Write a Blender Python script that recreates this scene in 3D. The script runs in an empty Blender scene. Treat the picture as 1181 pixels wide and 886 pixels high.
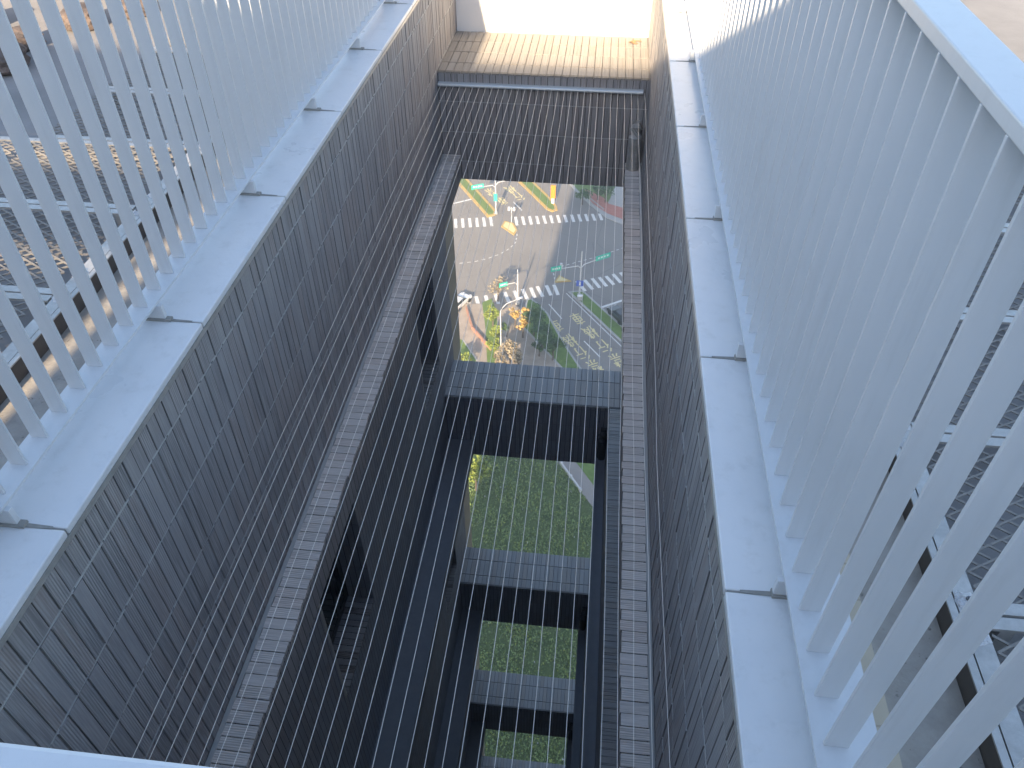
import bpy, bmesh, math, random
from mathutils import Vector, Matrix
rnd = random.Random(7)
R = math.radians
sc = bpy.context.scene
COL = sc.collection
H = 70.0            # height of the eye above the street

# ---------------------------------------------------------------- camera
cd = bpy.data.cameras.new("Camera"); cam = bpy.data.objects.new("Camera", cd); COL.objects.link(cam)
cd.sensor_fit = 'HORIZONTAL'; cd.sensor_width = 36.0; cd.lens = 905.42 / 1181.0 * 36.0
cd.clip_start = 0.02; cd.clip_end = 6000
rx = Vector((0.99389897, 0.11026057, -0.00272755)); ux = Vector((-0.07186245, 0.66613866, 0.74235778)); fx = Vector((-0.08366972, 0.73763262, -0.66999813))
cam.matrix_world = Matrix(((rx.x, ux.x, -fx.x, 0), (rx.y, ux.y, -fx.y, 0), (rx.z, ux.z, -fx.z, H), (0, 0, 0, 1)))
sc.camera = cam

# ---------------------------------------------------------------- sky, sun, exposure
SUN_EL, SUN_AZ = 23.0, 5.5     # light runs towards +Y and a little +X
w = bpy.data.worlds.new("World"); sc.world = w; w.use_nodes = True
nt = w.node_tree; nt.nodes.clear()
sky = nt.nodes.new('ShaderNodeTexSky'); sky.sky_type = 'NISHITA'; sky.sun_disc = False
sky.sun_elevation = R(SUN_EL); sky.sun_rotation = R(180 + SUN_AZ); sky.altitude = 80; sky.air_density = 1.1; sky.dust_density = 0.8; sky.ozone_density = 1.2
bg = nt.nodes.new('ShaderNodeBackground'); bg.inputs[1].default_value = 0.115
wo = nt.nodes.new('ShaderNodeOutputWorld'); nt.links.new(sky.outputs[0], bg.inputs[0]); nt.links.new(bg.outputs[0], wo.inputs[0])
sl = bpy.data.lights.new("Sun", 'SUN'); sl.energy = 5.0; sl.angle = R(0.6); sl.color = (1.0, 0.78, 0.53)
so = bpy.data.objects.new("Sun", sl); COL.objects.link(so); so.location = (0, -40, H + 40)
ldir = Vector((math.sin(R(SUN_AZ)) * math.cos(R(SUN_EL)), math.cos(R(SUN_AZ)) * math.cos(R(SUN_EL)), -math.sin(R(SUN_EL))))
so.rotation_euler = ldir.to_track_quat('-Z', 'Y').to_euler()
vs = sc.view_settings; vs.view_transform = 'Standard'; vs.look = 'None'; vs.gamma = 1.0; vs.exposure = 1.82; vs.use_curve_mapping = False
sc.cycles.max_bounces = 12; sc.cycles.diffuse_bounces = 8

# ---------------------------------------------------------------- materials
class NT:
    def __init__(s, name):
        s.m = bpy.data.materials.new(name); s.m.use_nodes = True; s.t = s.m.node_tree; s.t.nodes.clear()
        s.out = s.n('ShaderNodeOutputMaterial'); s.p = s.n('ShaderNodeBsdfPrincipled'); s.l(s.p.outputs[0], s.out.inputs[0])
    def n(s, k, **kw):
        x = s.t.nodes.new(k)
        for a, b in kw.items(): setattr(x, a, b)
        return x
    def l(s, a, b): s.t.links.new(a, b)
    def v(s, sock, val):
        if hasattr(val, 'is_output') or hasattr(val, 'node'): s.l(val, sock)
        else: sock.default_value = val
    def math(s, op, a, b=0.0, c=None):
        x = s.n('ShaderNodeMath', operation=op); s.v(x.inputs[0], a); s.v(x.inputs[1], b)
        if c is not None: s.v(x.inputs[2], c)
        return x.outputs[0]
    def noise(s, vec, scale, detail=4, rough=0.55):
        x = s.n('ShaderNodeTexNoise'); s.v(x.inputs['Scale'], scale); s.v(x.inputs['Detail'], detail); s.v(x.inputs['Roughness'], rough)
        if vec is not None: s.l(vec, x.inputs['Vector'])
        return x.outputs['Fac']
    def ramp(s, f, stops):
        x = s.n('ShaderNodeValToRGB'); e = x.color_ramp.elements
        while len(e) < len(stops): e.new(0.5)
        for q, (p, c) in zip(e, stops): q.position = p; q.color = (*c, 1)
        s.v(x.inputs[0], f); return x.outputs[0]
    def mix(s, f, a, b, mode='MIX'):
        x = s.n('ShaderNodeMix', data_type='RGBA', blend_type=mode)
        s.v(x.inputs[0], f)
        for i, q in ((6, a), (7, b)):
            if isinstance(q, tuple): x.inputs[i].default_value = (*q, 1)
            else: s.l(q, x.inputs[i])
        return x.outputs[2]
    def bump(s, h, strength, dist):
        x = s.n('ShaderNodeBump'); s.v(x.inputs['Strength'], strength); s.v(x.inputs['Distance'], dist); s.l(h, x.inputs['Height'])
        s.l(x.outputs[0], s.p.inputs['Normal']); return x
    def pos(s): return s.n('ShaderNodeNewGeometry').outputs['Position']
    def uv(s): return s.n('ShaderNodeUVMap', uv_map='UVMap').outputs[0]
    def base(s, c): s.v(s.p.inputs['Base Color'], c if not isinstance(c, tuple) else (*c, 1))
    def set(s, rough=0.6, metal=0.0, spec=None):
        s.v(s.p.inputs['Roughness'], rough); s.p.inputs['Metallic'].default_value = metal
        if spec is not None: s.p.inputs['Specular IOR Level'].default_value = spec
        return s.m

def tile_mat(name, dark, light, warm=(0.085, 0.062, 0.052), mortar=(0.19, 0.19, 0.19), tw=0.05, tl=0.25, bump=0.9, vj=(0.02, 0.02, 0.022), gw=0.09):
    t = NT(name); uv = t.uv(); sx = t.n('ShaderNodeSeparateXYZ'); t.l(uv, sx.inputs[0])
    u = t.math('DIVIDE', sx.outputs[0], tw); v = t.math('DIVIDE', sx.outputs[1], tl)
    fu, fv = t.math('FLOOR', u), t.math('FLOOR', v)
    ru, rv = t.math('FRACT', u), t.math('FRACT', v)
    cb = t.n('ShaderNodeCombineXYZ'); t.l(fu, cb.inputs[0]); t.l(fv, cb.inputs[1])
    wn = t.n('ShaderNodeTexWhiteNoise', noise_dimensions='2D'); t.l(cb.outputs[0], wn.inputs['Vector'])
    sep = t.n('ShaderNodeSeparateColor'); t.l(wn.outputs['Color'], sep.inputs[0])
    r1, r2, r3 = sep.outputs[0], sep.outputs[1], sep.outputs[2]
    c = t.mix(r1, dark, light)
    c = t.mix(t.math('GREATER_THAN', r2, 0.78), c, warm)
    # fine ribs moulded into the tile
    rib = t.math('SINE', t.math('MULTIPLY', ru, 6.2832 * 6.0))
    rib = t.math('MULTIPLY', t.math('ADD', t.math('MULTIPLY', rib, 0.5), 0.5), t.math('GREATER_THAN', r3, 0.35))
    # irregular streaks along the tile
    mp = t.n('ShaderNodeMapping'); mp.inputs['Scale'].default_value = (240, 6, 1); t.l(uv, mp.inputs[0])
    st = t.noise(mp.outputs[0], 1.0, 3)
    c = t.mix(t.ramp(st, [(0.42, (0, 0, 0)), (0.62, (0.75, 0.75, 0.75))]), c, tuple(x * 1.25 for x in light))
    c = t.mix(t.math('MULTIPLY', rib, 0.14), c, tuple(x * 1.5 for x in light))
    ju = t.math('LESS_THAN', ru, gw)
    c = t.mix(ju, c, vj)
    jv = t.math('LESS_THAN', rv, 0.028)
    c = t.mix(t.math('MULTIPLY', jv, 0.8), c, mortar)
    c = t.mix(t.math('MULTIPLY', t.noise(t.pos(), 1.6, 5), 0.35), c, tuple(x * 1.25 for x in dark))
    t.base(c)
    h = t.math('ADD', t.math('MULTIPLY', rib, 0.35), t.math('MULTIPLY', t.math('SUBTRACT', 1.0, ju), 0.6))
    h = t.math('ADD', h, t.math('MULTIPLY', t.math('SUBTRACT', 1.0, jv), 0.4))
    h = t.math('ADD', h, t.math('MULTIPLY', r1, 0.35))
    t.bump(h, bump, 0.003)
    return t.set(rough=0.62, spec=0.35)

M = {}
M['tile'] = tile_mat('dark ribbed wall tile', (0.195, 0.19, 0.193), (0.34, 0.33, 0.332), warm=(0.28, 0.25, 0.24), mortar=(0.5, 0.5, 0.5), vj=(0.03, 0.03, 0.032))
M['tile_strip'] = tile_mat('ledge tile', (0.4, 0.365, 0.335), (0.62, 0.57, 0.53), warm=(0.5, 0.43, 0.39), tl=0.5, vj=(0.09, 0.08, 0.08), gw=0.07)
M['tile_top'] = tile_mat('beam top tile', (0.32, 0.32, 0.33), (0.46, 0.455, 0.46), warm=(0.4, 0.36, 0.33), mortar=(0.06, 0.06, 0.065), tw=0.06, gw=0.06, vj=(0.13, 0.13, 0.135))
M['tile_sill'] = tile_mat('window sill tile', (0.2, 0.195, 0.2), (0.3, 0.295, 0.3), tl=0.5, vj=(0.02, 0.02, 0.02), gw=0.16)
M['tile_sunlit'] = tile_mat('sunlit beam top tile', (0.22, 0.205, 0.185), (0.29, 0.272, 0.25), warm=(0.25, 0.225, 0.195), mortar=(0.1, 0.09, 0.08), tw=0.06, gw=0.06, vj=(0.17, 0.15, 0.12))  # sunlit copy of the beam top tile, warm sun put into its colour
M['tile_bluecast'] = tile_mat('shaft tile', (0.21, 0.225, 0.26), (0.31, 0.325, 0.37), warm=(0.28, 0.265, 0.27), mortar=(0.18, 0.18, 0.18))  # blue cast deep in the shaft put into this tile's colour

t = NT('white painted aluminium'); n = t.noise(t.pos(), 3.0, 5); n2 = t.noise(t.pos(), 60.0, 3)
t.base(t.mix(t.ramp(n, [(0.3, (0, 0, 0)), (0.7, (1, 1, 1))]), (0.66, 0.675, 0.70), (0.73, 0.735, 0.75)))
nd = t.noise(t.pos(), 14.0, 8, 0.8); cc = t.p.inputs['Base Color'].links[0].from_socket; t.base(t.mix(t.ramp(nd, [(0.52, (0, 0, 0)), (0.8, (0.5, 0.5, 0.5))]), cc, (0.45, 0.45, 0.44)))
t.bump(t.math('ADD', t.math('MULTIPLY', n, 2.0), t.math('MULTIPLY', n2, 0.05)), 0.25, 0.01)
M['mortar'] = None
M['coping'] = t.set(rough=t.math('ADD', t.math('MULTIPLY', n, 0.2), 0.2), metal=0.0)
t = NT('pale mortar'); n = t.noise(t.pos(), 60, 3); t.base(t.mix(n, (0.38, 0.38, 0.37), (0.56, 0.56, 0.55))); M['mortar'] = t.set(rough=0.9)
t = NT('white powder coat'); n = t.noise(t.pos(), 8.0, 3)
mp = t.n('ShaderNodeMapping'); mp.inputs['Scale'].default_value = (40, 40, 3); t.l(t.pos(), mp.inputs[0]); n3 = t.noise(mp.outputs[0], 1.0, 6, 0.75)
c = t.mix(n, (0.57, 0.59, 0.615), (0.62, 0.635, 0.655)); t.base(t.mix(t.ramp(n3, [(0.5, (0, 0, 0)), (0.8, (0.3, 0.3, 0.3))]), c, (0.42, 0.42, 0.42))); t.bump(t.noise(t.pos(), 90, 2), 0.08, 0.001); M['white'] = t.set(rough=0.38)
t = NT('white render'); n = t.noise(t.pos(), 2.0, 5); t.base(t.mix(n, (0.74, 0.73, 0.71), (0.82, 0.81, 0.8))); M['render'] = t.set(rough=0.8)
t = NT('grey sealant'); n = t.noise(t.pos(), 40.0, 3); t.base(t.mix(n, (0.2, 0.2, 0.19), (0.34, 0.33, 0.31))); t.bump(n, 0.6, 0.004); M['sealant'] = t.set(rough=0.8)
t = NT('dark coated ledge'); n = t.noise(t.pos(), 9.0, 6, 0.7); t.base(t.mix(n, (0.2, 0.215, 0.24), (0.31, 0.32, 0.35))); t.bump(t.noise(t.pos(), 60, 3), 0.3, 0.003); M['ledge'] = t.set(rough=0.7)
t = NT('wire'); t.base((0.95, 0.89, 0.80)); M['wire'] = t.set(rough=0.4)
t = NT('brushed aluminium bar'); t.base((0.62, 0.66, 0.68)); M['bar'] = t.set(rough=0.35, metal=0.4)
t = NT('dark window frame'); t.base((0.05, 0.055, 0.06)); M['frame'] = t.set(rough=0.4)
t = NT('dark window glass'); t.base((0.012, 0.02, 0.022)); M['glass'] = t.set(rough=0.06, spec=0.6)
t = NT('pale window frame'); t.base((0.42, 0.42, 0.41)); M['paleframe'] = t.set(rough=0.5)
t = NT('weathered concrete'); n = t.noise(t.pos(), 5.0, 8, 0.7); n2 = t.noise(t.pos(), 45.0, 4, 0.7)
c = t.ramp(n, [(0.25, (0.24, 0.225, 0.205)), (0.55, (0.36, 0.34, 0.31)), (0.8, (0.44, 0.42, 0.39))])
c = t.mix(t.ramp(n2, [(0.62, (0, 0, 0)), (0.72, (1, 1, 1))]), c, (0.12, 0.11, 0.10)); t.base(c); t.bump(n2, 0.5, 0.006); M['concrete'] = t.set(rough=0.9)
t = NT('roof screed'); n = t.noise(t.pos(), 1.7, 7, 0.65); t.base(t.ramp(n, [(0.3, (0.19, 0.185, 0.182)), (0.7, (0.27, 0.262, 0.258))])); t.bump(t.noise(t.pos(), 70, 3), 0.3, 0.004); M['screed'] = t.set(rough=0.85)
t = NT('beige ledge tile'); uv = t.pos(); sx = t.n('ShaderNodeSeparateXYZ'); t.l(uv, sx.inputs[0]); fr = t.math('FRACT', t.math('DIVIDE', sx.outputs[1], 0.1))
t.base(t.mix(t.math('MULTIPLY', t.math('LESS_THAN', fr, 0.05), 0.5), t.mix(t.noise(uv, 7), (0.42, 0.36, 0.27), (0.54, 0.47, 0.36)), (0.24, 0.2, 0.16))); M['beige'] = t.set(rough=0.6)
t = NT('galvanised steel'); n = t.noise(t.pos(), 14, 6, 0.7); t.base(t.ramp(n, [(0.3, (0.38, 0.37, 0.35)), (0.7, (0.56, 0.55, 0.53))])); M['galv'] = t.set(rough=0.45, metal=0.45)
t = NT('mesh steel'); n = t.noise(t.pos(), 30, 3); t.base(t.mix(n, (0.19, 0.18, 0.165), (0.30, 0.285, 0.26))); M['mesh'] = t.set(rough=0.45, metal=0.3)
t = NT('brown steel channel'); n = t.noise(t.pos(), 30, 6, 0.7); t.base(t.mix(n, (0.075, 0.066, 0.062), (0.13, 0.115, 0.105))); M['channel'] = t.set(rough=0.7)
t = NT('sealant dab'); n = t.noise(t.pos(), 60, 4); t.base(t.mix(n, (0.5, 0.51, 0.53), (0.7, 0.71, 0.73))); t.bump(n, 1.0, 0.02); M['dab'] = t.set(rough=0.5)
t = NT('bolt steel'); t.base((0.2, 0.2, 0.21)); M['bolt'] = t.set(rough=0.4, metal=0.7)
t = NT('brown stone'); n = t.noise(t.pos(), 16, 7, 0.75); t.base(t.ramp(n, [(0.3, (0.07, 0.06, 0.055)), (0.55, (0.15, 0.115, 0.1)), (0.75, (0.24, 0.21, 0.19))])); t.bump(n, 0.9, 0.03); M['stone'] = t.set(rough=0.9)
t = NT('brown leaf litter'); n = t.noise(t.pos(), 50, 4); t.base(t.mix(n, (0.3, 0.14, 0.07), (0.5, 0.3, 0.16))); M['leaf'] = t.set(rough=0.8)
t = NT('black dirt'); n = t.noise(t.pos(), 60, 4); t.base(t.mix(n, (0.012, 0.015, 0.03), (0.05, 0.05, 0.06))); M['dirt'] = t.set(rough=0.8)
# street
t = NT('asphalt'); P = t.pos(); n = t.noise(P, 0.12, 6, 0.6); n2 = t.noise(P, 6.0, 5, 0.7)
mp = t.n('ShaderNodeMapping'); mp.inputs['Scale'].default_value = (1.2, 0.05, 1); mp.inputs['Rotation'].default_value = (0, 0, R(-32)); t.l(P, mp.inputs[0]); n3 = t.noise(mp.outputs[0], 0.5, 4)
c = t.ramp(n, [(0.3, (0.225, 0.212, 0.2)), (0.7, (0.285, 0.268, 0.25))]); c = t.mix(t.math('MULTIPLY', n3, 0.5), c, (0.21, 0.2, 0.19)); c = t.mix(t.math('MULTIPLY', n2, 0.3), c, (0.15, 0.145, 0.14))
vo = t.n('ShaderNodeTexVoronoi', feature='DISTANCE_TO_EDGE'); vo.inputs['Scale'].default_value = 0.11; t.l(P, vo.inputs['Vector'])
c = t.mix(t.math('MULTIPLY', t.math('LESS_THAN', vo.outputs['Distance'], 0.006), 0.45), c, (0.12, 0.12, 0.12)); t.base(c); M['asphalt'] = t.set(rough=0.85)
def worn(name, col, amt=0.5):
    t = NT(name); n = t.noise(t.pos(), 7.0, 5, 0.75)
    t.base(t.mix(t.ramp(n, [(amt, (0, 0, 0)), (amt + 0.12, (1, 1, 1))]), col, tuple(x * 0.62 for x in col))); return t.set(rough=0.7)
M['paint'] = worn('white road paint', (0.72, 0.72, 0.7), 0.58); M['ypaint'] = worn('yellow road paint', (0.72, 0.62, 0.32), 0.55)
M['ykerb'] = worn('yellow kerb paint', (0.55, 0.38, 0.12), 0.5)
t = NT('grass'); P = t.pos(); n = t.noise(P, 0.35, 6, 0.7); n2 = t.noise(P, 3.2, 6, 0.8)
c = t.ramp(n2, [(0.3, (0.035, 0.07, 0.018)), (0.5, (0.09, 0.15, 0.04)), (0.68, (0.18, 0.25, 0.08)), (0.82, (0.3, 0.3, 0.17))]); c = t.mix(t.ramp(n, [(0.35, (0, 0, 0)), (0.7, (1, 1, 1))]), c, t.mix(0.5, c, (0.13, 0.18, 0.05))); t.base(c); t.bump(n2, 1.0, 0.4); M['grass'] = t.set(rough=0.9)
t = NT('mown verge grass'); P = t.pos(); n2 = t.noise(P, 1.6, 6, 0.7); t.base(t.ramp(n2, [(0.3, (0.085, 0.15, 0.03)), (0.6, (0.14, 0.22, 0.05)), (0.8, (0.22, 0.27, 0.09))])); M['verge'] = t.set(rough=0.9)
t = NT('pink paving'); P = t.pos(); n = t.noise(P, 0.6, 6, 0.7); t.base(t.ramp(n, [(0.3, (0.27, 0.23, 0.19)), (0.6, (0.38, 0.33, 0.28)), (0.8, (0.5, 0.46, 0.4))])); M['paving'] = t.set(rough=0.85)
t = NT('red brick paving'); P = t.pos(); n = t.noise(P, 1.2, 5, 0.7); t.base(t.ramp(n, [(0.3, (0.36, 0.13, 0.1)), (0.7, (0.5, 0.21, 0.16))])); M['red'] = t.set(rough=0.85)
t = NT('pale concrete kerb'); n = t.noise(t.pos(), 1.5, 5, 0.7); t.base(t.mix(n, (0.32, 0.32, 0.31), (0.46, 0.46, 0.45))); M['kerb'] = t.set(rough=0.85)
t = NT('path concrete'); n = t.noise(t.pos(), 1.0, 6, 0.7); t.base(t.mix(n, (0.24, 0.22, 0.21), (0.34, 0.32, 0.3))); M['path'] = t.set(rough=0.9)
t = NT('white masonry'); t.base((0.55, 0.56, 0.57)); M['whitewall'] = t.set(rough=0.7)
def leafm(name, a, b):
    t = NT(name); n = t.noise(t.pos(), 2.5, 4, 0.7); t.base(t.mix(t.ramp(n, [(0.35, (0, 0, 0)), (0.65, (1, 1, 1))]), a, b)); return t.set(rough=0.6)
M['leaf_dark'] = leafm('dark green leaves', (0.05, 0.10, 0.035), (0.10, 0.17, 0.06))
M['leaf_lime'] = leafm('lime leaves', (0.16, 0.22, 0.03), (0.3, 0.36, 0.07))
M['leaf_yellow'] = leafm('yellow autumn leaves', (0.5, 0.32, 0.1), (0.62, 0.45, 0.16))
M['leaf_brown'] = leafm('brown dry leaves', (0.24, 0.2, 0.13), (0.4, 0.34, 0.24))
M['weed'] = leafm('weeds', (0.055, 0.12, 0.03), (0.3, 0.4, 0.14))
t = NT('bark'); t.base(t.mix(t.noise(t.pos(), 20, 4), (0.08, 0.06, 0.045), (0.16, 0.13, 0.1))); M['bark'] = t.set(rough=0.9)
t = NT('pole paint'); t.base((0.6, 0.61, 0.62)); M['pole'] = t.set(rough=0.45)
t = NT('green sign sheet'); t.base((0.03, 0.5, 0.36)); M['green'] = t.set(rough=0.5)
t = NT('blue sign sheet'); t.base((0.06, 0.12, 0.5)); M['blue'] = t.set(rough=0.5)
t = NT('orange plastic'); t.base((0.75, 0.26, 0.02)); M['orange'] = t.set(rough=0.5)
t = NT('white lettering'); t.base((0.8, 0.8, 0.8)); M['letter'] = t.set(rough=0.5)
t = NT('dark housing'); t.base((0.035, 0.035, 0.04)); M['black'] = t.set(rough=0.5)
t = NT('dark car paint'); t.base((0.03, 0.032, 0.036)); t.p.inputs['Coat Weight'].default_value = 1.0; M['cardark'] = t.set(rough=0.35)
t = NT('white car paint'); t.base((0.75, 0.75, 0.76)); t.p.inputs['Coat Weight'].default_value = 1.0; M['carwhite'] = t.set(rough=0.35)
t = NT('rubber'); t.base((0.02, 0.02, 0.02)); M['rubber'] = t.set(rough=0.9)
t = NT('terracotta brick wall'); t.base(t.mix(t.noise(t.pos(), 3, 4), (0.36, 0.17, 0.11), (0.48, 0.27, 0.19))); M['brick'] = t.set(rough=0.85)

# ---------------------------------------------------------------- mesh helpers
# coordinates are written relative to the eye; the builder lifts them by H
class MB:
    def __init__(s): s.v = []; s.f = []; s.uv = []; s.mi = []
    def face(s, pts, uvs=None, mi=0):
        i = len(s.v); s.v += [tuple(p) for p in pts]; s.f.append(tuple(range(i, i + len(pts))))
        if uvs is None:
            a, b, c = Vector(pts[0]), Vector(pts[1]), Vector(pts[2]); nn = (b - a).cross(c - a); ax = max(range(3), key=lambda k: abs(nn[k]))
            uvs = [((p[1], p[2]) if ax == 0 else (p[0], p[2]) if ax == 1 else (p[0], p[1])) for p in pts]
            uvs = [(q[0], q[1] + 1.745) if ax != 2 else q for q in uvs]
        s.uv += uvs; s.mi.append(mi)
    def box(s, x0, x1, y0, y1, z0, z1, top='xy', mi=0, skip=''):
        a = [(x0, y0, z0), (x1, y0, z0), (x1, y1, z0), (x0, y1, z0), (x0, y0, z1), (x1, y0, z1), (x1, y1, z1), (x0, y1, z1)]
        F = {'b': (0, 3, 2, 1), 't': (4, 5, 6, 7), 'f': (0, 1, 5, 4), 'r': (1, 2, 6, 5), 'k': (2, 3, 7, 6), 'l': (3, 0, 4, 7)}
        for k, idx in F.items():
            if k in skip: continue
            pts = [a[i] for i in idx]
            if k in 'tb': uvs = [((p[0], p[1]) if top == 'xy' else (p[1], p[0])) for p in pts]
            else: uvs = None
            s.face(pts, uvs, mi)
        return s
    def rbox(s, c, ax, ay, hx, hy, z0, z1, mi=0):   # box with in-plane axes
        ax = Vector(ax).normalized(); ay = Vector(ay).normalized(); c = Vector(c)
        q = [c + ax * hx * i + ay * hy * j for i, j in ((-1, -1), (1, -1), (1, 1), (-1, 1))]
        if ax.cross(ay).z < 0: q.reverse()
        lo = [(p.x, p.y, z0) for p in q]; hi = [(p.x, p.y, z1) for p in q]
        s.face(hi, None, mi); s.face(lo[::-1], None, mi)
        for i in range(4):
            j = (i + 1) % 4; s.face([lo[i], lo[j], hi[j], hi[i]], None, mi)
        return s
    def prism(s, poly, z0, z1, mi=0, bottom=False):
        ar = sum(poly[i][0] * poly[(i + 1) % len(poly)][1] - poly[(i + 1) % len(poly)][0] * poly[i][1] for i in range(len(poly)))
        if ar < 0: poly = poly[::-1]
        s.face([(p[0], p[1], z1) for p in poly], None, mi)
        for i in range(len(poly)):
            a, b = poly[i], poly[(i + 1) % len(poly)]
            s.face([(a[0], a[1], z0), (b[0], b[1], z0), (b[0], b[1], z1), (a[0], a[1], z1)], None, mi)
        return s
    def tube(s, pts, rad, n=8, cap=True, mi=0):
        pts = [Vector(p) for p in pts]; rr = rad if isinstance(rad, (list, tuple)) else [rad] * len(pts); rings = []
        for i, p in enumerate(pts):
            d = (pts[min(i + 1, len(pts) - 1)] - pts[max(i - 1, 0)]).normalized()
            e = Vector((0, 0, 1)) if abs(d.z) < 0.9 else Vector((1, 0, 0)); a = d.cross(e).normalized(); b = d.cross(a)
            rings.append([p + (a * math.cos(2 * math.pi * k / n) + b * math.sin(2 * math.pi * k / n)) * rr[i] for k in range(n)])
        for i in range(len(rings) - 1):
            for k in range(n):
                j = (k + 1) % n; s.face([rings[i][k], rings[i + 1][k], rings[i + 1][j], rings[i][j]], None, mi)
        if cap: s.face(rings[0], None, mi); s.face(rings[-1][::-1], None, mi)
        return s
    def build(s, name, mats, parent=None, smooth=False, bevel=0.0, **tags):
        me = bpy.data.meshes.new(name); org = parent['_o'] if parent is not None and '_o' in parent else (0, 0, 0)
        gp = parent
        ox, oy, oz = org[0], org[1], org[2]
        me.from_pydata([(x - ox, y - oy, z + H - oz) for x, y, z in s.v], [], s.f)
        ul = me.uv_layers.new(name='UVMap'); flat = [c for q in s.uv for c in q]; ul.data.foreach_set('uv', flat)
        for m in (mats if isinstance(mats, (list, tuple)) else [mats]): me.materials.append(M[m])
        me.polygons.foreach_set('material_index', s.mi)
        if smooth: me.polygons.foreach_set('use_smooth', [True] * len(me.polygons))
        me.update()
        if bevel or smooth:
            bm = bmesh.new(); bm.from_mesh(me); bmesh.ops.remove_doubles(bm, verts=bm.verts, dist=1e-5); bm.to_mesh(me); bm.free()
        o = bpy.data.objects.new(name, me); COL.objects.link(o)
        if parent is not None: o.parent = parent; o['_o'] = tuple(org)
        if bevel:
            b = o.modifiers.new('b', 'BEVEL'); b.width = bevel; b.segments = 2; b.limit_method = 'ANGLE'
        for k, v in tags.items(): o[k] = v
        return o
def thing(name, label, cat, loc, group=None):
    o = bpy.data.objects.new(name, None); COL.objects.link(o); loc = (loc[0], loc[1], loc[2] + H); o.location = loc; o.empty_display_size = 0.3
    o['_o'] = loc; o['label'] = label; o['category'] = cat
    if group: o['group'] = group
    return o
def dup(root, loc, label=None):
    loc = Vector((loc[0], loc[1], loc[2] + H)); r = root.copy(); COL.objects.link(r); r.location = loc; r['_o'] = tuple(loc)
    if label: r['label'] = label
    def rec(src, dst):
        for ch in list(src.children):
            c = ch.copy(); COL.objects.link(c); c.parent = dst; rec(ch, c)
    rec(root, r); return r
def struct(mb, name, mat): return mb.build(name, mat, kind='structure')

# ---------------------------------------------------------------- main dimensions (metres, eye at 0)
XL, XR = -1.25, 0.378          # inner faces of the two parapets
YF, YO, YN = 6.0, 7.02, 0.42   # far inner face, outer facade, near wall
ZC = -1.58                     # top of the copings
DZ = 3.475                     # storey height
G0 = -H                        # street level

# ================================================================ the tower and its slot
tower = thing('tiled_tower', 'dark tiled high-rise tower with a narrow open slot down its facade', 'building', (-0.4, 3.5, G0))
ROOF = -1.90
def part(name, mb, mat, **k): return mb.build(name, mat, tower, **k)

def tile_field(mb, x, y0, y1, z0, z1, side, tw=0.05, tl=0.25, dep=0.006):
    # one shallow slab per tile with its own depth; side=+1 faces +X
    iy0 = math.floor(y0 / tw); iy1 = math.ceil(y1 / tw); zo = -1.745
    iz0 = math.floor((z0 - zo) / tl); iz1 = math.ceil((z1 - zo) / tl)
    for iz in range(iz0, iz1):
        for iy in range(iy0, iy1):
            a, b = max(y0, iy * tw + 0.003), min(y1, (iy + 1) * tw - 0.001); c, d = max(z0, zo + iz * tl + 0.004), min(z1, zo + (iz + 1) * tl - 0.003)
            if b - a < 0.004 or d - c < 0.01: continue
            e = rnd.choice((0.003, 0.0035, 0.004, 0.004, dep)) * side
            x1 = x + e; X = (x, x1) if side > 0 else (x1, x)
            mb.box(X[0], X[1], a, b, c, d, skip='l' if side > 0 else 'r')

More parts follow.
